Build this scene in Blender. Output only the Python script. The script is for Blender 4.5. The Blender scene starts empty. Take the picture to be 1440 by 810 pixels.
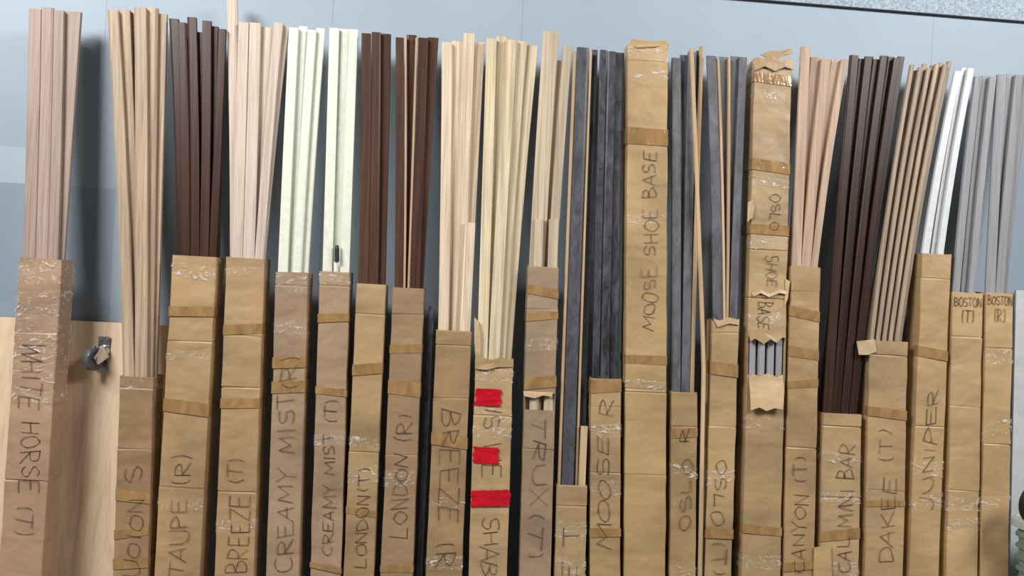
import bpy, bmesh, math, random
from mathutils import Vector, Matrix
random.seed(7)
SC = bpy.context.scene
COL = SC.collection
SC.view_settings.view_transform = 'Standard'

# ------------------------------------------------------------------ camera
F = 1150.0
CAM = Vector((-0.12, -2.47, 1.69))
YAW, ROLL = math.radians(3.0), math.radians(3.0)
RM = Matrix.Rotation(-YAW, 3, 'Z') @ Matrix.Rotation(math.pi/2, 3, 'X') @ Matrix.Rotation(ROLL, 3, 'Z')
cd = bpy.data.cameras.new('camera'); cam = bpy.data.objects.new('camera', cd); COL.objects.link(cam)
cam.matrix_world = Matrix.Translation(CAM) @ RM.to_4x4()
cd.sensor_width = 36; cd.lens = F/1440*36
SC.camera = cam
K = math.tan(math.radians(4)); YT = -0.10; ZR = 2.45      # the leaning plane of the box fronts
ZF = .62                                                  # floor level

def ray(u, v): return RM @ Vector(((u-720)/F, -(v-405)/F, -1))
def on_lean(u, v, b=0.0, yt=YT):
    d = ray(u, v)
    s = (yt+b-K*ZR+K*CAM.z-CAM.y)/(d.y-K*d.z)
    return CAM+d*s
def on_y(u, v, y):
    d = ray(u, v); return CAM+d*((y-CAM.y)/d.y)
def YF(z): return YT-K*(ZR-z)

# ------------------------------------------------------------------ materials
def lin(c):
    return tuple(((x/255)/12.92 if x/255 <= .04045 else ((x/255+.055)/1.055)**2.4) for x in c)+(1,)
def scale(c, k): return tuple(max(0, min(255, x*k)) for x in c)
def newmat(name):
    m = bpy.data.materials.new(name); m.use_nodes = True
    nt = m.node_tree; b = nt.nodes['Principled BSDF']
    return m, nt, b
def coords(nt, sc, rnd=True):
    tc = nt.nodes.new('ShaderNodeTexCoord'); mp = nt.nodes.new('ShaderNodeMapping')
    mp.inputs['Scale'].default_value = sc
    nt.links.new(tc.outputs['Object'], mp.inputs['Vector'])
    if rnd:
        oi = nt.nodes.new('ShaderNodeObjectInfo'); mm = nt.nodes.new('ShaderNodeMath'); mm.operation = 'MULTIPLY'
        mm.inputs[1].default_value = 57.0
        nt.links.new(oi.outputs['Random'], mm.inputs[0]); nt.links.new(mm.outputs[0], mp.inputs['Location'])
    return mp.outputs['Vector']
def noise(nt, vec, s, det=4, rough=.55, dist=0):
    n = nt.nodes.new('ShaderNodeTexNoise'); n.inputs['Scale'].default_value = s; n.inputs['Detail'].default_value = det
    n.inputs['Roughness'].default_value = rough; n.inputs['Distortion'].default_value = dist
    nt.links.new(vec, n.inputs['Vector']); return n.outputs['Fac']
def ramp(nt, fac, stops):
    r = nt.nodes.new('ShaderNodeValToRGB'); e = r.color_ramp.elements
    e[0].position, e[0].color = stops[0][0], lin(stops[0][1])
    e[1].position, e[1].color = stops[-1][0], lin(stops[-1][1])
    for p, c in stops[1:-1]:
        x = e.new(p); x.color = lin(c)
    nt.links.new(fac, r.inputs['Fac']); return r.outputs['Color']
def mix(nt, fac, a, b, mode='MULTIPLY'):
    m = nt.nodes.new('ShaderNodeMix'); m.data_type = 'RGBA'; m.blend_type = mode
    if isinstance(fac, float): m.inputs[0].default_value = fac
    else: nt.links.new(fac, m.inputs[0])
    for i, x in ((6, a), (7, b)):
        if isinstance(x, tuple): m.inputs[i].default_value = x
        else: nt.links.new(x, m.inputs[i])
    return m.outputs[2]
def bump(nt, bs, h, strength, dist=.002):
    b = nt.nodes.new('ShaderNodeBump'); b.inputs['Strength'].default_value = strength; b.inputs['Distance'].default_value = dist
    nt.links.new(h, b.inputs['Height']); nt.links.new(b.outputs['Normal'], bs.inputs['Normal'])
def rndval(nt, lo, hi):
    oi = nt.nodes.new('ShaderNodeObjectInfo'); mr = nt.nodes.new('ShaderNodeMapRange')
    mr.inputs['To Min'].default_value = lo; mr.inputs['To Max'].default_value = hi
    nt.links.new(oi.outputs['Random'], mr.inputs['Value']); return mr.outputs['Result']

def wood(name, c, contrast=.16, rough=.5, var=.1, spec=.3):
    m, nt, b = newmat(name)
    v = coords(nt, (55, 55, 1.6))
    f = noise(nt, v, 1.0, 6, .62, 1.2)
    col = ramp(nt, f, [(.28, scale(c, 1-contrast)), (.5, c), (.72, scale(c, 1+contrast*.6))])
    v2 = coords(nt, (260, 260, 5)); f2 = noise(nt, v2, 1.0, 3, .6)
    g = ramp(nt, f2, [(.36, (206, 199, 192)), (.55, (255, 255, 255))])
    col = mix(nt, .5, col, g)
    hv = nt.nodes.new('ShaderNodeHueSaturation'); nt.links.new(col, hv.inputs['Color'])
    nt.links.new(rndval(nt, 1-var, 1+var), hv.inputs['Value']); nt.links.new(hv.outputs['Color'], b.inputs['Base Color'])
    b.inputs['Roughness'].default_value = rough; b.inputs['Specular IOR Level'].default_value = spec; bump(nt, b, f2, .1)
    return m
def slate(name, c, contrast=.4, rough=.45, sc=(45, 45, 16)):
    m, nt, b = newmat(name)
    v = coords(nt, sc); f = noise(nt, v, 1.0, 7, .66, 1.0)
    col = ramp(nt, f, [(.34, scale(c, 1-contrast*.8)), (.5, c), (.62, scale(c, 1+contrast*.4)), (.76, scale(c, 1+contrast))])
    f0 = noise(nt, coords(nt, (9, 9, 4)), 1.0, 3, .5)
    col = mix(nt, .6, col, ramp(nt, f0, [(.35, (180, 180, 182)), (.62, (255, 255, 255))]))
    hv = nt.nodes.new('ShaderNodeHueSaturation'); nt.links.new(col, hv.inputs['Color'])
    nt.links.new(rndval(nt, .9, 1.15), hv.inputs['Value']); nt.links.new(hv.outputs['Color'], b.inputs['Base Color'])
    b.inputs['Roughness'].default_value = rough; b.inputs['Specular IOR Level'].default_value = .35; bump(nt, b, f, .1)
    return m
def card(name, c):
    m, nt, b = newmat(name)
    c = scale(c, .98)
    v = coords(nt, (1, 1, 1)); f = noise(nt, v, 4, 4, .55, .2)
    col = ramp(nt, f, [(.3, scale(c, .86)), (.55, c), (.75, scale(c, 1.06))])
    f2 = noise(nt, v, 140, 4, .7)
    col = mix(nt, .25, col, ramp(nt, f2, [(.35, (215, 210, 205)), (.6, (255, 255, 255))]))
    f3 = noise(nt, coords(nt, (1.5, 1.5, 30)), 1.0, 3, .5)
    col = mix(nt, .22, col, ramp(nt, f3, [(.32, (190, 180, 170)), (.46, (255, 255, 255))]))
    nt.links.new(col, b.inputs['Base Color']); b.inputs['Roughness'].default_value = .46; b.inputs['Specular IOR Level'].default_value = .48
    w = noise(nt, coords(nt, (10, 10, 13)), 1.0, 2, .45, .3)
    bump(nt, b, w, .85, .01)
    return m
def plain(name, c, rough=.5, metal=0.0, nz=.1, s=30):
    m, nt, b = newmat(name)
    f = noise(nt, coords(nt, (1, 1, 1)), s, 3)
    col = ramp(nt, f, [(.3, scale(c, 1-nz)), (.7, scale(c, 1+nz))])
    nt.links.new(col, b.inputs['Base Color']); b.inputs['Roughness'].default_value = rough; b.inputs['Metallic'].default_value = metal
    return m
def glossy_tape(name, c, rough=.2, sc=(30, 30, 14), st=.8):
    m, nt, b = newmat(name)
    f = noise(nt, coords(nt, sc), 1.0, 3, .5, .8)
    nt.links.new(ramp(nt, f, [(.3, scale(c, .86)), (.7, scale(c, 1.08))]), b.inputs['Base Color'])
    b.inputs['Roughness'].default_value = rough; bump(nt, b, f, st, .005); return m
def film(name):
    m, nt, b = newmat(name)
    out = nt.nodes['Material Output']
    tr = nt.nodes.new('ShaderNodeBsdfTransparent'); mx = nt.nodes.new('ShaderNodeMixShader')
    f = noise(nt, coords(nt, (22, 22, 40)), 1.0, 5, .65, 2.5)
    b.inputs['Base Color'].default_value = lin((240, 236, 232)); b.inputs['Roughness'].default_value = .1
    r = ramp(nt, f, [(.46, (18, 18, 18)), (.56, (80, 80, 80)), (.68, (215, 215, 215))])
    nt.links.new(r, mx.inputs[0]); nt.links.new(tr.outputs[0], mx.inputs[1]); nt.links.new(b.outputs[0], mx.inputs[2])
    nt.links.new(mx.outputs[0], out.inputs['Surface']); bump(nt, b, f, .9, .004)
    return m

M_TAPE = glossy_tape('brown_tape', (156, 122, 80), .16)
M_RED = glossy_tape('red_tape', (194, 18, 38), .12, (26, 26, 70), .6)
M_INK = plain('marker_ink', (62, 50, 42), .6, 0, .15)
M_TAN = wood('tan_core', (188, 161, 127), .15, .7)
M_TORN = card('torn_cardboard', (206, 176, 136))
M_FILM = film('clear_film')
M_BLACK = plain('black_plastic', (24, 24, 26), .5)
M_STEEL = plain('steel', (195, 197, 200), .22, .9)
M_WHITE = plain('white_plastic', (232, 232, 228), .35, 0, .03)

# ------------------------------------------------------------------ object helpers
def mesh_obj(name, bm, mats, parent=None, loc=None):
    bmesh.ops.recalc_face_normals(bm, faces=bm.faces[:])
    me = bpy.data.meshes.new(name); bm.to_mesh(me); bm.free()
    for m in (mats if isinstance(mats, (list, tuple)) else [mats]): me.materials.append(m)
    o = bpy.data.objects.new(name, me); COL.objects.link(o)
    if parent: o.parent = parent
    if loc is not None: o.location = loc
    return o
def tag(o, label, cat, group=None):
    o['label'] = label; o['category'] = cat
    if group: o['group'] = group
def empty(name, loc):
    o = bpy.data.objects.new(name, None); COL.objects.link(o); o.location = loc; o.empty_display_size = .05; return o
def box_bm(bm, x0, x1, y0, y1, z0, z1):
    vs = [bm.verts.new(p) for p in ((x0,y0,z0),(x1,y0,z0),(x1,y1,z0),(x0,y1,z0),(x0,y0,z1),(x1,y0,z1),(x1,y1,z1),(x0,y1,z1))]
    for f in ((0,1,2,3),(4,5,6,7),(0,1,5,4),(1,2,6,5),(2,3,7,6),(3,0,4,7)): bm.faces.new([vs[i] for i in f])
    return vs
def lathe(bm, c, axis, prof, seg=28):
    """prof: closed list of (radius, height along axis)"""
    ax = Vector(axis).normalized(); t = ax.orthogonal().normalized(); s = ax.cross(t)
    rings = []
    for k in range(seg):
        a = 2*math.pi*k/seg; d = t*math.cos(a)+s*math.sin(a)
        rings.append([bm.verts.new(Vector(c)+d*r+ax*h) for r, h in prof])
    n = len(prof)
    for k in range(seg):
        A, B = rings[k], rings[(k+1) % seg]
        for i in range(n):
            j = (i+1) % n
            bm.faces.new((A[i], A[j], B[j], B[i]))
def tube(bm, a, b, r, seg=10):
    a, b = Vector(a), Vector(b); ax = (b-a); L = ax.length
    lathe(bm, a, ax, [(0.0004, 0), (r, 0), (r, L), (0.0004, L)], seg)

# ------------------------------------------------------------------ handwriting strokes
def arc(cx, cy, rx, ry, a0, a1, n=10):
    return [(cx+rx*math.cos(math.radians(a0+(a1-a0)*i/n)), cy+ry*math.sin(math.radians(a0+(a1-a0)*i/n))) for i in range(n+1)]
G = {
 'A': [[(0,0),(.45,1),(.95,0)],[(.15,.36),(.85,.38)]],
 'B': [[(.05,0),(.08,1)],[(.08,1)]+arc(.1,.76,.65,.24,90,-90)+arc(.1,.26,.85,.26,90,-90)],
 'C': [arc(.55,.5,.5,.5,50,310,14)],
 'D': [[(.08,0),(.08,1)],arc(.08,.5,.85,.5,90,-90,12)],
 'E': [[(.9,1),(.1,1),(.08,0),(.95,0)],[(.1,.52),(.75,.54)]],
 'H': [[(.08,0),(.1,1)],[(.9,0),(.92,1)],[(.1,.5),(.9,.52)]],
 'I': [[(.5,0),(.5,1)]],
 'J': [[(.8,1),(.8,.3)]+arc(.45,.28,.35,.28,0,-170,8)],
 'K': [[(.08,0),(.1,1)],[(.9,1),(.1,.45),(.95,0)]],
 'L': [[(.1,1),(.1,0),(.9,.02)]],
 'M': [[(.02,0),(.12,1),(.5,.3),(.9,1),(.98,0)]],
 'N': [[(.08,0),(.1,1),(.88,0),(.92,1)]],
 'O': [arc(.5,.48,.46,.48,95,460,18)],
 'P': [[(.1,0),(.1,1)]+arc(.12,.74,.75,.26,90,-90)],
 'R': [[(.1,0),(.1,1)]+arc(.12,.74,.72,.26,90,-90)+[(.92,0)]],
 'S': [arc(.5,.75,.4,.25,30,270,10)+arc(.5,.25,.42,.25,90,-150,10)],
 'T': [[(0,1),(1,.98)],[(.5,1),(.48,0)]],
 'U': [[(.06,1),(.08,.35)]+arc(.5,.35,.42,.35,180,360,8)+[(.92,1)]],
 'V': [[(.02,1),(.5,0),(.98,1)]],
 'W': [[(.02,1),(.25,0),(.5,.75),(.75,0),(.98,1)]],
 'X': [[(.02,0),(.95,1)],[(.05,1),(.98,0)]],
 'Y': [[(.02,1),(.5,.5),(.98,1)],[(.5,.5),(.48,0)]],
 'Z': [[(.05,1),(.95,1),(.05,0),(.98,0)]],
 '(': [arc(.95,.5,.6,.62,125,235,8)],
 ')': [arc(.05,.5,.6,.62,55,-55,8)],
}
ADV = {'I': .5, 'J': .85, '(': .6, ')': .6, ' ': .7, 'M': 1.15, 'W': 1.15}

# ------------------------------------------------------------------ cardboard boxes
T = .0028
class Box: pass
BOXES = {}
def make_box(idx, tl, tr, vt, bl, br, color, label, d=.075, creases=(), tapes=(), closed=False, hole=None, slope=0.0, films=(), extra=1):
    B = Box(); B.d = d; B.idx = idx
    uc, ub = (tl+tr)/2, (bl+br)/2
    pt, pb = on_lean(uc, vt), on_lean(ub, 810)
    wt = on_lean(tr, vt).x-on_lean(tl, vt).x; wb = on_lean(br, 810).x-on_lean(bl, 810).x
    B.w = w = (wt+wb)/2; B.zt = zt = pt.z
    m = (pb.x-pt.x)/(pb.z-pt.z)
    B.cx = lambda z: pt.x+m*(z-pt.z)
    def zv(v):
        t = (v-vt)/(810-vt); return on_lean(uc+(ub-uc)*t, v).z
    B.zv = zv
    B.base = Vector((B.cx(ZF), YF(ZF)+d/2, ZF))
    Q = Vector((0, 0, 1)).rotation_difference(Vector((m, K, 1)).normalized())
    B.Ri = Q.to_matrix().inverted()
    B.P = lambda a, b, z: Vector((B.cx(z)+a, YF(z)+b, z))
    B.L = lambda a, b, z: B.Ri @ (B.P(a, b, z)-B.base)
    B.root = empty('cardboard_box', B.base)
    B.root.rotation_euler = Q.to_euler()
    tag(B.root, label, 'box', 'tall cardboard boxes leaning along the wall')
    B.mat = card('cardboard_%d' % idx, color)
    rnd = random.Random(idx*11)
    levels = [(ZF, 0), (ZF+.1, 0)]
    for v in creases:
        z = zv(v); levels += [(z-.0035, 0), (z, rnd.choice([.0014, .002, .003])), (z+.003, 0)]
    if hole: levels += [(zv(hole[1]), 0), (zv(hole[0]), 0)]
    z = .84
    while z < zt-.05:                                   # faint fold lines and dents
        if all(abs(z-l[0]) > .022 for l in levels): levels.append((z, rnd.choice([0, .0006, .001, .0018])))
        z += rnd.uniform(.045, .11)
    levels = [l for l in levels if l[0] < zt-.004]+[(zt, 0)]
    levels.sort()
    r = .0017
    def loop(hw, b0, b1, rr):
        return [(-hw+rr, b0), (hw-rr, b0), (hw, b0+rr), (hw, b1-rr), (hw-rr, b1), (-hw+rr, b1), (-hw, b1-rr), (-hw, b0+rr)]
    bm = bmesh.new(); O, I = [], []
    for i, (z, ins) in enumerate(levels):
        top = i == len(levels)-1
        o = []
        tilt = rnd.uniform(-.004, .004) if ins else 0
        for j, (a, b) in enumerate(loop(w/2-ins*.5, ins, d, r)):
            ja, jb = rnd.uniform(0, .0018), rnd.uniform(0, .0016)
            zz = z+tilt*a/w*2
            if top: zz += rnd.uniform(-.004, .003)+slope*a/w
            o.append(bm.verts.new(B.L(a-ja*(1 if a > 0 else -1), b+jb if b < d/2 else b-jb, zz)))
        O.append(o)
        zi = max(z, ZF+.006)
        I.append([bm.verts.new(B.L(a, b, zi+(slope*a/w if top else 0))) for a, b in loop(w/2-T-.001, T+.003, d-T, .0015)])
    zh = (zv(hole[1])-1e-5, zv(hole[0])+1e-5) if hole else None
    for i in range(len(levels)-1):
        inh = zh and levels[i][0] >= zh[0] and levels[i+1][0] <= zh[1]
        for j in range(8):
            k = (j+1) % 8
            if inh and j == 0: continue
            bm.faces.new((O[i][j], O[i][k], O[i+1][k], O[i+1][j]))
            bm.faces.new((I[i][j], I[i][k], I[i+1][k], I[i+1][j]))
        if inh:
            for j in (0, 1): bm.faces.new((O[i][j], O[i+1][j], I[i+1][j], I[i][j]))
            if abs(levels[i][0]-zh[0]) < 1e-4: bm.faces.new((O[i][0], O[i][1], I[i][1], I[i][0]))
            if abs(levels[i+1][0]-zh[1]) < 1e-4: bm.faces.new((O[i+1][0], O[i+1][1], I[i+1][1], I[i+1][0]))
    bm.faces.new(O[0]); bm.faces.new(I[0])
    if closed:
        bm.faces.new(O[-1]); bm.faces.new(I[-1])
    else:
        for j in range(8):
            k = (j+1) % 8; bm.faces.new((O[-1][j], O[-1][k], I[-1][k], I[-1][j]))
    B.body = mesh_obj('body', bm, B.mat, B.root)
    def band(name, v0, v1, mat, off):
        z1, z0 = zv(v0), zv(v1); bm = bmesh.new(); R = []
        skew = rnd.uniform(-.008, .008)
        for q in range(4):
            z = z0+(z1-z0)*q/3
            R.append([bm.verts.new(B.L(a, b, z+skew*a/w*2+(rnd.uniform(-.0015, .0015) if q in (0, 3) else 0))) for a, b in loop(w/2+off, -off, d+off, r)])
        for q in range(3):
            for j in range(8):
                k = (j+1) % 8; bm.faces.new((R[q][j], R[q][k], R[q+1][k], R[q+1][j]))
        mesh_obj(name, bm, mat, B.root)
    tapes = list(tapes); films = list(films)
    for _ in range(extra*3):                              # more wraps of tape at random heights on the lower half
        v = rnd.uniform(max(vt+40, 430), 800)
        if hole and hole[0]-25 < v < hole[1]+10: continue
        if any(abs(v-(a+b)/2) < 26 for a, b in tapes+films): continue
        if rnd.random() < .35: tapes.append((v, v+rnd.uniform(8, 15)))
        else: films.append((v, v+rnd.uniform(14, 26)))
    for i, (v0, v1) in enumerate(tapes): band('packing_tape', v0, v1, M_TAPE, .0005+.0001*(i % 3))
    for i, (v0, v1) in enumerate(films): band('clear_tape', v0, v1, M_FILM, .0009+.0001*(i % 3))
    BOXES[idx] = B
    return B
def write(B, s, v0, v1, orient, h=.6, off=0.0, hw=.0008):
    """marker lettering on the box front, one part per word; up = reads bottom to top, down = reads top to bottom, flat = level"""
    rnd = random.Random(len(s)*31+B.idx)
    zt, zb = B.zv(v0), B.zv(v1)
    H = B.w*h
    jt = .35 if orient == 'flat' else .85
    xs, n = [], 0
    for ch in s:
        xs.append(n); n += ADV.get(ch, 1)
    words, cur = [], []
    for i, ch in enumerate(s):
        if ch == ' ' or (ch == '(' and cur):
            if cur: words.append(cur)
            cur = []
        if ch in G: cur.append((i, ch))
    words.append(cur)
    for word in words:
        bm = bmesh.new(); drift = 0
        for i, ch in word:
            sk = rnd.uniform(-.3, .3)*jt; sy = 1-rnd.uniform(-.1, .36)*jt; drift += rnd.uniform(-.1, .1)*jt; dy = drift; sx = 1+rnd.uniform(-.12, .1)*jt
            for st in G[ch]:
                pts = []; wa = rnd.uniform(0, 6); wb_ = rnd.uniform(-.06, .06)*jt; ad = ADV.get(ch, 1); x0 = .5-ad/2 if ch == 'I' else 0
                for k, (x, y) in enumerate(st):
                    xx = (xs[i]+.05+.9*(ad if ch != 'I' else 1)*sx*(x-x0+sk*(y-.5)+wb_*math.sin(wa+k)))/n; yy = (y-.5)*sy+dy+.04*jt*math.sin(wa*2+k*.9)
                    if orient == 'up': pts.append((off*B.w-yy*H, zb+xx*(zt-zb)))
                    elif orient == 'down': pts.append((off*B.w+yy*H, zt-xx*(zt-zb)))
                    else: pts.append((off*B.w+(xx-.5)*B.w*h, (zt+zb)/2+yy*(zt-zb)))
                for (a0, z0), (a1, z1) in zip(pts, pts[1:]):
                    dx, dz = a1-a0, z1-z0; L = math.hypot(dx, dz)
                    if L < 1e-6: continue
                    w0 = hw*rnd.uniform(.7, 1.3)
                    dx, dz = dx/L*w0, dz/L*w0
                    q = [(a0-dx*.7-dz, z0-dz*.7+dx), (a1+dx*.7-dz, z1+dz*.7+dx), (a1+dx*.7+dz, z1+dz*.7-dx), (a0-dx*.7+dz, z0-dz*.7-dx)]
                    lim = B.w/2-.002
                    bm.faces.new([bm.verts.new(B.L(max(-lim, min(lim, a)), -.0013, z)) for a, z in q])
        mesh_obj('lettering', bm, M_INK, B.root)
def patch(B, name, a0, a1, v0, v1, mat, b=-.0018, skew=0.0, ragged=.0):
    """thin strip stuck on the front; a0..a1 in fractions of the width"""
    rnd = random.Random(int(v0)*3+B.idx); bm = bmesh.new(); nx = 14; z1, z0 = B.zv(v0), B.zv(v1)
    F_, K_ = [], []
    for q in range(8):
        row, rb = [], []
        for i in range(nx+1):
            t = i/nx; a = (a0+(a1-a0)*t)*B.w
            if i in (0, nx): a += rnd.uniform(-1, 1)*.004
            z = z0+(z1-z0)*q/7+skew*(t-.5)+(rnd.uniform(-1, 1)*ragged if q in (0, 7) else 0)
            bb = b-rnd.uniform(0, .0012)
            row.append(bm.verts.new(B.L(a, bb, z))); rb.append(bm.verts.new(B.L(a, bb+.0004, z)))
        F_.append(row); K_.append(rb)
    for q in range(7):
        for i in range(nx):
            for R in (F_, K_): bm.faces.new((R[q][i], R[q][i+1], R[q+1][i+1], R[q+1][i]))
    o = mesh_obj(name, bm, mat, B.root)
    for p in o.data.polygons: p.use_smooth = True
def flap(B, pts, mat=None, th=.003, label=None):
    """torn piece of board: pts = (u, v, b) pixels on the box plane, b metres behind (+) or in front (-) of the front"""
    bm = bmesh.new(); A, C = [], []
    for u, v, b in pts:
        p = B.Ri @ (on_lean(u, v, b)-B.base)
        A.append(bm.verts.new(p)); C.append(bm.verts.new(p+Vector((0, th, 0))))
    n = len(A); bm.faces.new(A); bm.faces.new(C[::-1])
    for i in range(n):
        j = (i+1) % n; bm.faces.new((A[i], A[j], C[j], C[i]))
    bmesh.ops.triangulate(bm, faces=[f for f in bm.faces if len(f.verts) > 4])
    o = mesh_obj('torn_flap', bm, mat or M_TORN, B.root)
    if label: o['label'] = label

# ------------------------------------------------------------------ wooden strips
ORD = ['leftmost', 'second', 'third', 'fourth', 'fifth', 'sixth', 'seventh', 'eighth', 'ninth', 'tenth', 'eleventh', 'twelfth']
NUM = ['zero', 'one', 'two', 'three', 'four', 'five', 'six', 'seven', 'eight', 'nine', 'ten', 'eleven', 'twelve']
TH, PITCH = .0112, .0132
STRIPS = []
def profile(w, th, kind):
    e = min(.0013/w, .3)
    if kind == 0:                                       # flat face with eased edges
        f = [(-w/2, th*.12), (-w*(.5-e*.4), th*.04), (-w*(.5-e), 0), (0, -.0001), (w*(.5-e), 0), (w*(.5-e*.4), th*.04), (w/2, th*.12)]
    elif kind == 1:                                     # reducer sloping away to the right
        f = [(-w/2, th*.1), (-w*(.5-e), 0), (w*.3, 0), (w*.34, th*.04), (w*.46, th*.18), (w/2, th*.28)]
    else:
        f = [(-w/2, th*.28), (-w*.46, th*.18), (-w*.34, th*.04), (-w*.3, 0), (w*(.5-e), 0), (w/2, th*.1)]
    return f+[(w/2, th*.9), (w*.3, th), (-w*.3, th), (-w/2, th*.9)]
def stick_mesh(path, w, th, kind, mats, base):
    Q = Vector((0, 0, 1)).rotation_difference((path[-1]-path[0]).normalized()); Ri = Q.to_matrix().inverted()
    prof = profile(w, th, kind); bm = bmesh.new(); R = []
    for p in path: R.append([bm.verts.new(Ri @ (p+Vector((a, b, 0))-base)) for a, b in prof])
    n = len(prof); nf = n-4
    for q in range(len(R)-1):
        for i in range(n):
            j = (i+1) % n
            f = bm.faces.new((R[q][i], R[q][j], R[q+1][j], R[q+1][i])); f.material_index = 0 if (i < nf) or i == n-1 else 1
    for r in (R[0], R[-1]):
        f = bm.faces.new(r); f.material_index = 1
    o = mesh_obj('wooden_strip', bm, mats, None, base); o.rotation_euler = Q.to_euler()
    STRIPS.append(o)
    return o
def bundle(B, mat, sticks, colour, ref, fill=0, b0=.0075):
    """sticks: (u left, u right, v top, row[, material, note])"""
    rnd = random.Random(B.idx*5+2)
    inner = B.w-2*T-.0045
    sticks = [list(s)+[None]*(6-len(s))+[False] for s in sticks]
    if fill:
        full = [s for s in sticks if s[2] < 200]
        lo, hi = min(s[0] for s in full)+1.5, max(s[1] for s in full)-1.5; mv = sum(s[2] for s in full)/len(full)
        n = fill; rw = max(s[3] for s in sticks)+1
        for i in range(n):
            sticks.append((lo+(hi-lo)*i/n+.3, lo+(hi-lo)*(i+1)/n-.3, mv+rnd.uniform(5, 13), rw, None, None, True))
    rows = {}; S = []
    for s in sticks:
        ul, ur, v, row = s[:4]; b = b0+PITCH*row
        v = v+rnd.uniform(-2.2, 2.2)
        pl, pr = on_lean(ul, v, b), on_lean(ur, v, b)
        e = dict(x=(pl.x+pr.x)/2, z=(pl.z+pr.z)/2, w=pr.x-pl.x-.0009, b=b, u=(ul+ur)/2, row=row, mat=s[4] or mat, note=s[5], back=s[6])
        e['ot'] = e['x']-B.cx(e['z'])
        S.append(e); rows.setdefault(row, []).append(e)
    tall = [e for e in S if e['z']-B.zt > .4] or S
    lo = min(e['ot']-e['w']/2 for e in tall); hi = max(e['ot']+e['w']/2 for e in tall)
    cT = (lo+hi)/2
    for row, L in rows.items():
        L.sort(key=lambda e: e['u']); W = sum(e['w'] for e in L)
        if W > inner*.97:
            k = inner*.97/W
            for e in L: e['w'] *= k
        for e in L:
            e['off'] = (e['ot']-cT)*min(1.25, (inner-e['w'])/max(.001, hi-lo-e['w'])) if e in tall else e['ot']
        g = min(.0009, max(.00005, (inner-sum(e['w'] for e in L))/(len(L)+1)))
        for _ in range(6):
            x = -inner/2
            for e in L:
                e['off'] = max(e['off'], x+e['w']/2); x = e['off']+e['w']/2+g
            x = inner/2
            for e in reversed(L):
                e['off'] = min(e['off'], x-e['w']/2); x = e['off']-e['w']/2-g
    S.sort(key=lambda e: e['u'])
    front = [e for e in S if not e['back']]; backs = [e for e in S if e['back']]
    nn = len(front); z0 = B.zt+.008
    for e in S:
        zt = e['z']; path = []
        zs = [ZF+.0075, (B.zt+ZF)*.5, z0] if zt > z0+.02 else [ZF+.0075, zt]
        if zt > z0+.02: zs += [z0+(zt-z0)*q/7 for q in range(1, 8)]
        offt = e['ot']
        for z in zs:
            t = max(0, (z-z0)/(zt-z0)) if zt > z0+.02 else 0
            g = .74*t+.26*t*t
            path.append(Vector((B.cx(z)+e['off']+(offt-e['off'])*g, YF(z)+e['b'], z)))
        base = path[0]+Vector((0, .006, 0))
        kind = rnd.choice([0, 0, 1, 2]) if e['w'] > .02 else 0
        o = stick_mesh(path, e['w'], TH, kind, [e['mat'], M_TAN], base)
        if e['back']:
            i = backs.index(e); m = len(backs)
            place = 'leftmost' if i == 0 else 'rightmost' if i == m-1 else 'middle'
            lab = '%s %s strip of the back layer in %s' % (place, colour, ref)
        else:
            i = front.index(e)
            place = ORD[i] if i == 0 else ('rightmost' if i == nn-1 else ORD[i]+' from left')
            if e['note']: lab = '%s, %s of %s in %s' % (e['note'], place, NUM[nn], ref)
            else: lab = '%s of %s %s strips in %s' % (place, NUM[nn], colour, ref)
        tag(o, lab, 'wood strip', 'strips standing in %s' % ref)

# ------------------------------------------------------------------ the setting
def wall_material():
    m, nt, b = newmat('wall_paint')
    geo = nt.nodes.new('ShaderNodeTexCoord'); sp = nt.nodes.new('ShaderNodeSeparateXYZ'); nt.links.new(geo.outputs['Object'], sp.inputs[0])
    def m2(op, a, bb):
        n = nt.nodes.new('ShaderNodeMath'); n.operation = op
        for i, x in ((0, a), (1, bb)):
            if isinstance(x, (int, float)): n.inputs[i].default_value = x
            else: nt.links.new(x, n.inputs[i])
        return n.outputs[0]
    f = noise(nt, coords(nt, (1, 1, 1), False), 2.2, 4, .5)
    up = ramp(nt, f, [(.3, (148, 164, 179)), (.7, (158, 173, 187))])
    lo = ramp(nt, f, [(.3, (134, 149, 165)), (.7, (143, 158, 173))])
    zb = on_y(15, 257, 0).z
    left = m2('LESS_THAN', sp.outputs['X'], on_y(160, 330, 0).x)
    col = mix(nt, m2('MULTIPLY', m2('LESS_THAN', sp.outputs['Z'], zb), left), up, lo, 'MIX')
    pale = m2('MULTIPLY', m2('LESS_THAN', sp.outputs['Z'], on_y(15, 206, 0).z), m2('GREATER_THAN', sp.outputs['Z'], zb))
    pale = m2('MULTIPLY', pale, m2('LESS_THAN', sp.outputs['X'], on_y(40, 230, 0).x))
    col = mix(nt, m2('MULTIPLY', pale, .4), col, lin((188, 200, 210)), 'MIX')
    for u, v in ((468, 20), (735, 20), (1311, 60), (140, 200)):
        x = on_y(u, v, 0).x
        line = m2('LESS_THAN', m2('ABSOLUTE', m2('SUBTRACT', sp.outputs['X'], x), 0), .0016)
        col = mix(nt, m2('MULTIPLY', line, .5), col, lin((118, 136, 152)), 'MIX')
    nt.links.new(col, b.inputs['Base Color']); b.inputs['Roughness'].default_value = .55
    bump(nt, b, noise(nt, coords(nt, (1, 1, 1), False), 60, 3), .08)
    return m
def struct(name, bm, m):
    o = mesh_obj(name, bm, m); o['kind'] = 'structure'; return o
zs1, zs2 = on_y(1035, -2, 0), on_y(1440, 31, 0)
sl = (zs2.z-zs1.z)/(zs2.x-zs1.x)
def seam(x): return zs1.z+sl*(x-zs1.x)
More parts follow.
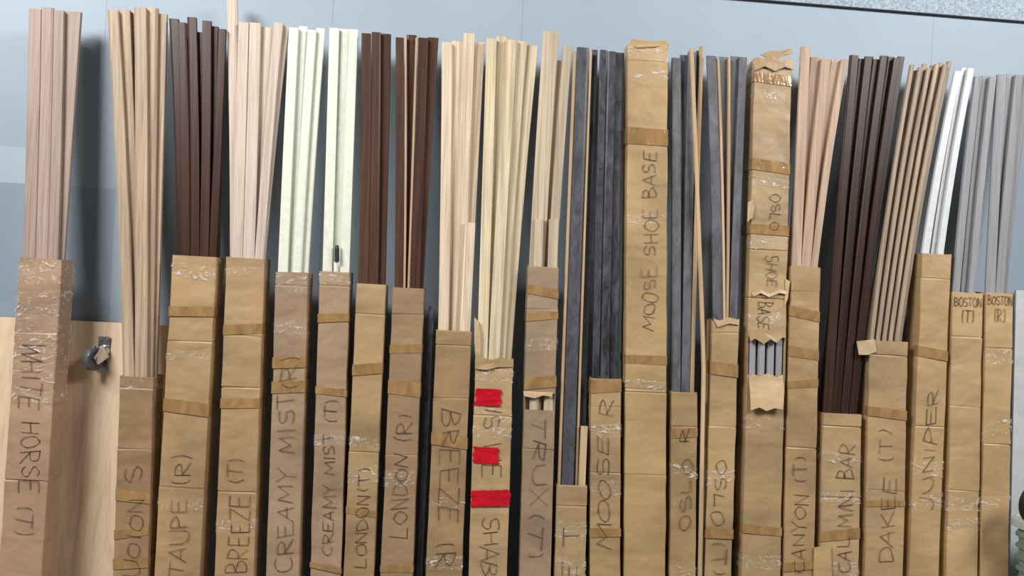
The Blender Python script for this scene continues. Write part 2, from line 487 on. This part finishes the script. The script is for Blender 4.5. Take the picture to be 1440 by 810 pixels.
X0, X1 = -3.2, 3.4
bm = bmesh.new()
vs = [bm.verts.new(p) for p in ((X0,0,ZF),(X1,0,ZF),(X1,0,seam(X1)),(X0,0,seam(X0)),(X0,.1,ZF),(X1,.1,ZF),(X1,.1,seam(X1)),(X0,.1,seam(X0)))]
for f in ((0,1,2,3),(4,5,6,7),(0,1,5,4),(1,2,6,5),(2,3,7,6),(3,0,4,7)): bm.faces.new([vs[i] for i in f])
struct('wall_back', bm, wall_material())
def speckle():
    m, nt, b = newmat('speckled_board')
    f = noise(nt, coords(nt, (1, 1, 1), False), 150, 4, .7)
    nt.links.new(ramp(nt, f, [(.38, (132, 147, 160)), (.6, (178, 191, 201))]), b.inputs['Base Color']); b.inputs['Roughness'].default_value = .8
    bump(nt, b, f, .3); return m
bm = bmesh.new()
vs = [bm.verts.new(p) for p in ((X0,-.003,seam(X0)),(X1,-.003,seam(X1)),(X1,-.003,3.6),(X0,-.003,3.6),(X0,.1,seam(X0)),(X1,.1,seam(X1)),(X1,.1,3.6),(X0,.1,3.6))]
for f in ((0,1,2,3),(4,5,6,7),(0,1,5,4),(1,2,6,5),(2,3,7,6),(3,0,4,7)): bm.faces.new([vs[i] for i in f])
struct('wall_back_upper', bm, speckle())
bm = bmesh.new(); tube(bm, (X0, -.005, seam(X0)-.001), (X1, -.005, seam(X1)-.001), .003, 8)
struct('trim_1', bm, plain('dark_seam', (38, 40, 44), .5))
bm = bmesh.new(); box_bm(bm, X0, X1, -4.5, .1, ZF-.1, ZF)
def concrete():
    m, nt, b = newmat('concrete')
    f = noise(nt, coords(nt, (1, 1, 1), False), 5, 6, .6)
    nt.links.new(ramp(nt, f, [(.3, (82, 81, 80)), (.7, (112, 110, 107))]), b.inputs['Base Color']); b.inputs['Roughness'].default_value = .6; return m
struct('floor', bm, concrete())

# ------------------------------------------------------------------ boxes
C1, C2, C3, C4 = (170, 139, 112), (180, 148, 108), (164, 138, 111), (180, 152, 112)
b1 = make_box(1, 26, 88, 364, -3, 59, C1, 'leftmost cardboard box, wrapped in shiny clear tape, with taupe strips', creases=(468, 676), films=((366, 400), (410, 448), (452, 535), (545, 566)), extra=0)
write(b1, 'WHITE HORSE (T)', 482, 755, 'down', .5)
b2 = make_box(2, 166, 218, 530, 160, 206, (164, 132, 97), 'low cardboard box of light oak strips beside the plywood board', creases=(546, 632), tapes=((690, 706),), films=((534, 548),))
write(b2, 'UOION S', 655, 812, 'up', .5)
b3 = make_box(3, 245, 302, 360, 212, 285, C2, 'cardboard box holding dark red-brown strips, third from left', creases=(480, 686), tapes=((564, 582),), films=((372, 392), (494, 506)))
write(b3, 'TAUPE (R)', 636, 812, 'up', .44)
b4 = make_box(4, 318, 372, 363, 300, 358, C2, 'cardboard box holding pale pink-beige strips, one taller than the rest', creases=(472, 545, 692), tapes=((456, 470), (560, 574)), films=((376, 388),))
write(b4, 'BREEZE (T)', 642, 806, 'up', .5)
b5 = make_box(5, 388, 433, 383, 372, 422, C3, 'cardboard box of cream white strips without the pen, fifth from left', creases=(402,), tapes=((536, 552),), films=((386, 412),))
write(b5, 'CREAMY MIST(R)', 498, 806, 'up', .56)
b6 = make_box(6, 449, 492, 382, 435, 480, C3, 'cardboard box of cream white strips with a pen standing in it', creases=(402, 548), tapes=((546, 556),), films=((386, 402),))
write(b6, 'CREAMY MIST (T)', 560, 782, 'up', .4)
b7 = make_box(7, 500, 544, 400, 483, 525, (174, 145, 106), 'cardboard box of plain walnut brown strips, left of the tan-striped ones', creases=(442, 636), tapes=((512, 526),))
write(b7, 'LONDON(T)', 655, 800, 'up', .42)
b8 = make_box(8, 551, 598, 405, 535, 580, (156, 127, 97), 'cardboard box of walnut brown strips with thin tan stripes', creases=(442, 640), tapes=((536, 556),))
write(b8, 'LONDON (R)', 580, 758, 'up', .52)
b9 = make_box(9, 613, 664, 465, 598, 650, (164, 134, 97), 'cardboard box of pale pine strips, directly left of the red-taped box', creases=(486, 560), tapes=((612, 628),), films=((700, 716),))
write(b9, 'BREEZE (R', 575, 802, 'down', .52)
b10 = make_box(10, 668, 722, 515, 658, 714, (186, 157, 116), 'cardboard box patched with three strips of red tape', creases=(585,), films=((518, 540), (574, 590), (600, 616)), extra=0)
write(b10, 'IS VIE R SHAB', 572, 812, 'down', .52)
patch(b10, 'red_tape', -.46, .2, 547, 571, M_RED, ragged=.0007); patch(b10, 'red_tape', -.46, .18, 629, 652, M_RED, ragged=.0007); patch(b10, 'red_tape', -.48, .5, 689, 712, M_RED, skew=.006, ragged=.001)
b11 = make_box(11, 741, 788, 375, 731, 774, (164, 140, 114), 'cardboard box gaping open across the middle, with pale oak strips', creases=(435, 632), tapes=((404, 416), (530, 546)), hole=(553, 577))
write(b11, 'TRUX(T)', 585, 790, 'down', .54)
b12 = make_box(12, 782, 827, 683, 780, 823, C4, 'shortest cardboard box in the row, its top lowest of all', creases=(712,))
write(b12, 'E T', 738, 822, 'up', .5)
b13 = make_box(13, 831, 874, 533, 829, 873, (178, 149, 108), 'cardboard box of marbled dark slate strips, left of the closed full-height box', creases=(572, 665), tapes=((534, 552),))
write(b13, 'MOOSE R', 556, 772, 'up', .46)
b14 = make_box(14, 882, 941, 62, 878, 936, (186, 155, 110), 'full-height closed cardboard box with neat taped front, no holes', creases=(86, 548, 552, 668), tapes=((180, 204),), closed=True, films=((66, 84), (300, 316), (94, 112), (534, 547)))
write(b14, 'MOOSE SHOE BASE', 210, 464, 'up', .36, .05)
b15 = make_box(15, 944, 982, 552, 942, 979, (180, 150, 107), 'cardboard box right of the closed box, with slate strips', creases=(600,), films=((655, 670),))
write(b15, 'OSLO R', 598, 748, 'up', .45)
b16 = make_box(16, 1001, 1041, 450, 991, 1029, (184, 154, 112), 'cardboard box with slanting torn rim, left of the ragged closed box', creases=(468, 600), tapes=((510, 528),), slope=.008)
write(b16, 'OSLO (T)', 645, 812, 'down', .46)
b17 = make_box(17, 1060, 1116, 84, 1044, 1097, (176, 148, 108), 'full-height ragged cardboard box with torn top and hole in front', creases=(96, 352, 420), tapes=((104, 118), (226, 242), (316, 330)), closed=True, hole=(474, 528), films=((86, 103), (128, 140), (250, 262), (334, 350), (440, 462), (588, 604)))
write(b17, 'OSLO', 272, 324, 'down', .28, .12); write(b17, 'SHOE', 358, 404, 'down', .34, .06); write(b17, 'BASE', 424, 464, 'down', .36, -.08)
b18 = make_box(18, 1112, 1155, 375, 1102, 1145, (184, 152, 110), 'cardboard box of pinkish tan strips, right of the ragged closed box', creases=(410, 630), tapes=((490, 504),))
write(b18, 'CANYON (T)', 640, 806, 'up', .45)
b19 = make_box(19, 1157, 1213, 582, 1153, 1208, (180, 152, 112), 'low cardboard box holding dark espresso strips that lean right', creases=(600, 700), tapes=((745, 760),), films=((638, 652),))
write(b19, 'CAL MINI BAR', 622, 806, 'up', .4, .12)
b20 = make_box(20, 1222, 1279, 480, 1217, 1270, (184, 154, 114), 'cardboard box of many thin beige strips fanning right', creases=(500, 690), tapes=((574, 588),))
write(b20, 'DAKEE (T)', 600, 792, 'up', .45)
b21 = make_box(21, 1296, 1340, 357, 1279, 1320, (190, 158, 115), 'cardboard box of white strips, its top higher than its neighbours', creases=(392, 600), tapes=((490, 504),))
write(b21, 'JUNIPER', 545, 718, 'up', .46)
b22 = make_box(22, 1341, 1382, 412, 1330, 1377, (194, 162, 119), 'cardboard box of light grey strips, second from right end', creases=(474, 572, 690))
write(b22, 'BOSTON', 418, 431, 'flat', .9, hw=.0008); write(b22, '(T)', 436, 454, 'flat', .45, hw=.0008)
b23 = make_box(23, 1385, 1428, 412, 1381, 1417, (190, 158, 115), 'rightmost cardboard box, holding light grey strips', creases=(490, 625))
write(b23, 'BOSTON', 416, 429, 'flat', .9, hw=.0008); write(b23, '(R)', 434, 453, 'flat', .45, hw=.0008)
# torn pieces
flap(b10, [(668,505,-.002),(672,496,-.004),(679,503,-.004),(692,506,-.005),(706,502,-.005),(716,507,-.004),(722,504,-.003),(722,516,-.002),(700,516,-.005),(684,520,-.009),(673,519,-.006),(668,518,-.002)], b10.mat, label='torn cardboard rim folded outward')
flap(b10, [(667,446,-.002),(673,452,-.003),(676,470,-.003),(675,505,-.003),(669,508,-.002),(667,480,-.002)], label='narrow torn strip of board standing up')
flap(b17, [(1053,530,-.002),(1060,526,-.004),(1066,530,-.006),(1080,525,-.006),(1092,531,-.005),(1101,527,-.004),(1103,552,-.012),(1101,576,-.018),(1090,574,-.02),(1078,578,-.02),(1068,573,-.018),(1056,577,-.014),(1055,552,-.01)], label='pale torn flap hanging below the hole')
flap(b17, [(1053,469,-.002),(1062,473,-.006),(1074,468,-.006),(1088,473,-.005),(1098,467,-.003),(1101,474,-.006),(1092,482,-.008),(1084,477,-.008),(1074,484,-.007),(1062,476,-.006),(1055,480,-.004)], b17.mat)
flap(b17, [(1057,412,-.0015),(1070,408,-.003),(1082,413,-.004),(1096,407,-.004),(1108,410,-.002),(1106,414,-.005),(1096,412,-.006),(1082,418,-.007),(1070,412,-.006),(1060,417,-.004)])
flap(b17, [(1052,285,-.001),(1058,281,-.006),(1061,290,-.007),(1059,305,-.007),(1051,312,-.002)])
flap(b17, [(1105,392,-.001),(1111,396,-.004),(1108,420,-.006),(1103,432,-.002)])
flap(b17, [(1070,77,.01),(1078,73,.004),(1085,71,.0),(1098,72,-.003),(1113,68,-.004),(1115,75,-.004),(1104,76,-.002),(1096,81,.004),(1086,84,.008)], label='torn top flap sticking up')
flap(b17, [(1058,86,.0),(1066,80,-.003),(1074,84,-.004),(1086,79,-.005),(1102,84,-.004),(1110,80,-.003),(1117,86,-.001),(1116,98,-.003),(1104,94,-.006),(1090,100,-.006),(1076,93,-.006),(1062,99,-.003)], b17.mat)
flap(b14, [(882,62,.004),(890,55,.01),(914,58,.012),(938,57,.01),(941,64,.004),(920,66,-.003),(896,67,-.003)], b14.mat, label='bent top flap')
flap(b20, [(1205,480,-.004),(1230,477,-.002),(1233,494,-.004),(1222,499,-.006),(1208,499,-.01)], label='torn flap sticking out to the left')
flap(b11, [(736,550,-.002),(756,555,-.004),(778,552,-.002),(776,558,-.004),(764,556,-.004),(752,560,-.005),(737,557,-.004)])
flap(b16, [(1003,448,-.001),(1012,451,-.002),(1024,446,-.002),(1040,450,-.001),(1039,457,-.004),(1026,455,-.004),(1010,460,-.005)], b16.mat)
flap(b18, [(1145,770,-.004),(1168,768,-.006),(1170,815,-.006),(1144,815,-.004)], b18.mat)

# ------------------------------------------------------------------ strips in their boxes
W1 = wood('taupe_wood', (162, 143, 131), .1); W2 = wood('light_oak', (174, 152, 129), .2); W3 = wood('dark_red_brown', (64, 40, 31), .3, .38, .16, .24)
W4 = wood('pink_beige', (202, 186, 172), .09); W5 = plain('cream_white', (220, 223, 208), .4, 0, .03, 60); W7 = wood('walnut_brown', (78, 54, 43), .28, .4, .13, .24)
W9 = wood('pale_pine', (220, 201, 175), .17); W10 = wood('yellow_pine', (210, 195, 164), .15); W11 = wood('pale_oak', (186, 170, 147), .24)
S12 = slate('slate_grey', (80, 81, 87), .3); S13 = slate('marbled_slate', (70, 71, 78), .55); S15 = slate('blue_grey', (97, 97, 103), .24)
W18 = wood('pinkish_tan', (180, 154, 133), .2); W19 = wood('espresso', (58, 39, 32), .3, .38, .18, .24); W20 = wood('beige_wood', (166, 148, 127), .18)
W21 = plain('white_lacquer', (206, 209, 213), .4, 0, .03, 60); W22 = wood('light_grey', (149, 150, 155), .06)
tn = 'thin tan edge-on strip'
bundle(b1, W1, [(40,58,13,0),(58.2,75,12,0),(75.2,90,14,0),(89,114,18,1)], 'taupe', 'the leftmost box')
bundle(b2, W2, [(150,166,14,0),(166.2,183,13,1),(181,192,16,2),(188,206,12,0),(206,222,13,1),(220,235,20,2),(158,174,24,3)], 'light oak', 'the second box')
bundle(b3, W3, [(237,251,26,1),(250,262,30,0),(262.5,276,22,0),(272,286,46,1),(284,297,28,0),(296,307,36,1),(307,318,40,0),(240,261,50,2),(262,284,54,2),(288,312,52,2)], 'dark red-brown', 'the third box')
bundle(b4, W4, [(318,333,-14,1),(335,350,33,0),(350.5,367,34,0),(366,386,36,1),(385,398,33,0),(397,407,38,1)], 'pale pink-beige', 'the fourth box')
bundle(b5, W5, [(406,420,38,0),(420.2,433,36,1),(432.5,445,40,0),(444.5,457,41,1)], 'cream white', 'the fifth box')
bundle(b6, W5, [(463,477,41,0),(477.2,491,42,1),(490.5,504,42,0)], 'cream white', 'the box with the pen', b0=.022)
bundle(b7, W7, [(508,522,46,0),(522.5,536,47,0),(535,550,47,1)], 'walnut brown', 'the seventh box')
bundle(b8, W7, [(556,568,52,0),(568.5,572,54,0,M_TAN,tn),(571.5,586,50,1),(584,587.6,54,0,M_TAN,tn),(588,602,52,0),(601,617,52,1)], 'walnut brown', 'the eighth box')
bundle(b9, W9, [(621,636,60,1),(635,653,58,2),(652,668,47,1),(666,682,60,2),(654,669,313,0,None,'short pale pine strip in front')], 'pale pine', 'the ninth box')
bundle(b10, W10, [(684,699,52,0),(698,713,53,1),(712,728,55,0),(727,742,58,1),(741,757,62,2),(690,716,66,2)], 'yellow pine', 'the red-taped box')
bundle(b11, W11, [(764,786,46,1),(772,786,308,0,None,'short pale oak strip in front'),(752,765,310,0,None,'short pale oak strip in front'),(780,794,85,2),(792,805,63,1)], 'pale oak', 'the box gaping midway')
bundle(b12, S12, [(806.5,811,70,1,M_TAN,tn),(811.5,829,68,1),(829.5,833,70,1,M_TAN,tn),(832.5,841,71,2),(817,827,600,0,M_TAN,'short tan strip')], 'slate grey', 'the shortest box')
bundle(b13, S13, [(844,854,72,0),(854.6,867,71,0),(866,878.5,72,1)], 'marbled dark slate', 'the marbled slate box')
bundle(b15, S15, [(945,958,80,1),(957,969,78,2),(968,980,74,1),(979,984,70,2),(984,990,67,1,M_TAN,tn)], 'slate grey', 'the lower slate box')
bundle(b16, S15, [(994,1008,80,0),(1008.5,1012.5,82,0,M_TAN,tn),(1012,1025,80,1),(1024,1028,79,0,M_TAN,tn),(1028,1041,78,1),(1040,1051,79,0)], 'slate grey', 'the slant-rimmed box')
bundle(b17, W22, [(1068,1078,300,0),(1078.5,1088,300,0),(1088.5,1098,300,0),(1098.5,1107,300,0)], 'grey', 'the hole of the ragged box')
bundle(b18, W18, [(1126,1141,66,0),(1140.5,1156,80,1),(1155,1170,82,0),(1169,1184,84,1),(1183,1194,82,0),(1130,1150,92,2),(1152,1174,94,2)], 'pinkish tan', 'their box')
bundle(b19, W19, [(1196,1208,78,0),(1206,1219,81,1),(1217,1229,78,0),(1228,1240,83,1),(1239,1250,78,0),(1249,1259,82,1),(1257,1266,80,0),(1264,1273,78,1)], 'dark espresso', 'their low box', fill=2)
bundle(b20, W20, [(1281+5.8*i, 1286.6+5.8*i, (92, 98, 94, 90, 95, 91, 92, 88, 90, 86)[i], i % 2) for i in range(10)], 'thin beige', 'their box', fill=2)
bundle(b21, W21, [(1343,1353,98,0),(1352.5,1362,95,1),(1361.5,1370.5,96,0)], 'white', 'their box', fill=2)
bundle(b22, W22, [(1371.5,1382,107,0),(1381.5,1392.5,106,1),(1392.2,1402,106,0)], 'light grey', 'the second box from right', fill=2)
bundle(b23, W22, [(1403,1416,106,0),(1415.5,1428.5,106,1),(1428.2,1441,106,0),(1440.5,1452,107,1)], 'light grey', 'the rightmost box')
# loose dark strip in the gap between the eighth and ninth boxes
p1, p2 = on_lean(607, 430, .03), on_lean(590, 810, .03)
mm = (p2.x-p1.x)/(p2.z-p1.z)
path = [Vector((p1.x+mm*(z-p1.z), YF(z)+.03, z)) for z in (ZF, .8, p1.z)]
o = stick_mesh(path, .016, TH, 0, [S13, M_TAN], path[0].copy())
tag(o, 'loose dark slate strip standing in the gap left of the pale pine box', 'wood strip')
# loose tan strip leaning across the slate strips, its foot in the gap between two boxes
path = [on_lean(u, v, -.002) for u, v in ((983.3, 935), (984.7, 810), (986.8, 700), (990, 520), (988.3, 455), (973, 68))]
path[0] = Vector((path[0].x, YF(ZF)-.002, ZF))
o = stick_mesh(path, .011, .008, 0, [M_TAN, M_TAN], path[0].copy())
tag(o, 'loose tan strip leaning diagonally across slate strips, foot between two boxes', 'wood strip')
# the pen
pz = on_lean(474, 345, .012); pb = on_lean(474, 368, .012)
pen = empty('marker_pen', Vector((pb.x, pb.y, pb.z-.07))); tag(pen, 'slim pen with black cap standing in front of cream white strips', 'pen')
up = (pz-pb).normalized(); bm = bmesh.new(); o0 = Vector((0,0,0)); L = (pb-pen.location).length
lathe(bm, o0, up, [(.0004, 0), (.005, 0), (.0056, .004), (.0056, L), (.0004, L)], 14); mesh_obj('barrel', bm, M_WHITE, pen)
bm = bmesh.new(); h = (pz-pb).length; lathe(bm, pb-pen.location, up, [(.0004, 0), (.0064, 0), (.0064, h*.8), (.0045, h), (.0004, h)], 14); mesh_obj('cap', bm, M_BLACK, pen)

# ------------------------------------------------------------------ plywood board with its caster, behind the boxes
zt = on_y(60, 449, -.03).z; xl, xr = on_y(-60, 600, -.03).x, on_y(236, 600, -.03).x
root = empty('plywood_board', ((xl+xr)/2, -.1, ZF)); tag(root, 'plywood board with a caster leaning on the wall behind the leftmost boxes', 'board')
bm = bmesh.new(); vs = box_bm(bm, xl, xr, -.03, -.012, ZF, zt)
for v in vs: v.co.y -= K*(zt-v.co.z)
bmesh.ops.bevel(bm, geom=bm.edges[:], offset=.002, segments=2)
bmesh.ops.translate(bm, verts=bm.verts[:], vec=-root.location)
mply, nt, bs = newmat('plywood')
f = noise(nt, coords(nt, (14, 14, 1.6)), 1.4, 6, .6, 1.8)
f2 = noise(nt, coords(nt, (200, 200, 10)), 1, 3)
cc = mix(nt, .3, ramp(nt, f, [(.3, (214, 184, 148)), (.5, (230, 206, 174)), (.75, (238, 217, 188))]), ramp(nt, f2, [(.35, (225, 220, 214)), (.55, (255, 255, 255))]))
nt.links.new(cc, bs.inputs['Base Color']); bs.inputs['Roughness'].default_value = .55
mesh_obj('board', bm, mply, root)
cz = on_y(142, 499, -.05); yp = -.03-K*(zt-cz.z)
R0 = root.location
bm = bmesh.new(); box_bm(bm, cz.x-.014, cz.x+.018, yp-.004, yp-.0005, cz.z-.052, cz.z+.052)
for dz in (-.042, .042):
    for dx in (-.007, .011): lathe(bm, (cz.x+dx, yp-.004, cz.z+dz), (0,-1,0), [(.0003,0),(.005,0),(.005,.004),(.0003,.004)], 8)
lathe(bm, (cz.x+.002, yp-.004, cz.z+.01), (0,-1,0), [(.0003,0),(.018,0),(.015,.012),(.0003,.012)], 20)
wc = Vector((cz.x-.008, yp-.042, cz.z-.01)); ax = Vector((.94, -.34, 0)).normalized()
for s in (-1, 1):
    a = Vector((cz.x+.002, yp-.014, cz.z+.012))+ax*.014*s; b = wc+ax*.014*s
    d = (b-a).normalized(); n = ax.cross(d).normalized()
    q = []
    for p, ww in ((a, .022), (b+d*.008, .013)):
        for sn in (-1, 1):
            for sa in (-1, 1): q.append(bm.verts.new(p+n*ww*sn+ax*.0015*sa))
    for fidx in ((0,1,3,2),(4,5,7,6),(0,1,5,4),(2,3,7,6),(0,2,6,4),(1,3,7,5)): bm.faces.new([q[i] for i in fidx])
tube(bm, wc-ax*.019, wc+ax*.019, .006, 10)
bmesh.ops.translate(bm, verts=bm.verts[:], vec=-R0)
cst = mesh_obj('caster', bm, M_STEEL, root); cst['label'] = 'swivel caster with dark wheel'
bm = bmesh.new(); lathe(bm, wc-R0, ax, [(.005,-.009),(.020,-.007),(.022,-.0095),(.029,-.009),(.033,-.006),(.033,.006),(.029,.009),(.022,.0095),(.020,.007),(.005,.009)], 32)
mesh_obj('wheel', bm, plain('grey_rubber', (84, 87, 90), .35), cst)

# ------------------------------------------------------------------ right edge: white sheet, bin, roll
p = on_y(1421, 560, -.02); zt2 = on_y(1432, 408, -.02).z
bm = bmesh.new(); vs = box_bm(bm, p.x, p.x+.55, -.02, -.012, ZF, zt2)
for v in vs: v.co.y -= .045*(zt2-v.co.z)
bmesh.ops.bevel(bm, geom=bm.edges[:], offset=.0015, segments=2)
base = Vector((p.x+.27, -.07, ZF)); bmesh.ops.translate(bm, verts=bm.verts[:], vec=-base)
sheet = mesh_obj('white_sheet', bm, plain('white_sheet', (210, 214, 216), .45, 0, .03), None, base); tag(sheet, 'white sheet leaning on the wall behind the rightmost box', 'sheet')
hx, hy, yc = .228, .13, -.30
xc = on_y(1421, 790, yc+hy-.03).x+hx; zl = on_y(1430, 739, yc).z
root = empty('storage_bin', (xc, yc, ZF)); tag(root, 'ribbed grey-green plastic bin at the lower right corner', 'bin')
def rrect(hx, hy, r, n=5):
    P = []
    for sx, sy, a0 in ((1,1,0),(-1,1,90),(-1,-1,180),(1,-1,270)):
        for i in range(n+1):
            a = math.radians(a0+90*i/n); P.append((sx*(hx-r)+r*math.cos(a), sy*(hy-r)+r*math.sin(a)))
    return P
def stack(bm, lv):
    R = [[bm.verts.new((x, y, z)) for x, y in rrect(gx, gy, .03)] for gx, gy, z in lv]; n = len(R[0])
    for A, Bq in zip(R, R[1:]):
        for i in range(n): bm.faces.new((A[i], A[(i+1) % n], Bq[(i+1) % n], Bq[i]))
    bm.faces.new(R[0]); bm.faces.new(R[-1])
hb = zl-ZF; lv = []; z = 0
while z < hb-.06:
    g = .2+.015*z/hb; h = .102+.013*z/hb
    lv += [(g, h, z), (g, h, z+.018), (g+.006, h+.006, z+.021), (g+.006, h+.006, z+.029)]; z += .032
lv.append((.21, .112, hb-.03))
bm = bmesh.new(); stack(bm, lv); tub = mesh_obj('tub', bm, plain('green_grey_plastic', (120, 134, 126), .5, 0, .06), root)
bm = bmesh.new(); stack(bm, [(.222, .124, hb-.0295), (hx, hy, hb-.027), (hx, hy, hb-.008), (.22, .122, hb)]); mesh_obj('lid', bm, plain('pale_lid', (180, 188, 184), .45, 0, .04), root)
rc = on_y(1463, 712, yc); r_ = rc.z-zl
base = Vector((rc.x, yc, zl+.0005)); bm = bmesh.new()
lathe(bm, (0, 0, r_), (.25, -1, 0), [(r_*.55,-.02),(r_,-.02),(r_,.02),(r_*.55,.02)], 36)
o = mesh_obj('tape_roll', bm, M_BLACK, None, base); tag(o, 'black roll standing on the bin at the right edge', 'roll')

# ------------------------------------------------------------------ light
def area(loc, tgt, size, e, c):
    l = bpy.data.lights.new('ceiling_lamp', 'AREA'); l.shape = 'RECTANGLE'; l.size = size[0]; l.size_y = size[1]; l.energy = e; l.color = c
    o = bpy.data.objects.new('ceiling_lamp', l); COL.objects.link(o); o.location = loc
    o.rotation_euler = (Vector(tgt)-Vector(loc)).to_track_quat('-Z', 'Y').to_euler()
area((-2.5, -2.5, 4.0), (0, 0, 1.2), (1.5, .9), 172, (1, .985, .95))
area((2.7, -2.6, 4.0), (.3, 0, 1.2), (1.5, .9), 134, (1, .985, .96))
w = bpy.data.worlds.new('world'); SC.world = w; w.use_nodes = True
w.node_tree.nodes['Background'].inputs[0].default_value = (.97, .98, 1, 1); w.node_tree.nodes['Background'].inputs[1].default_value = .12
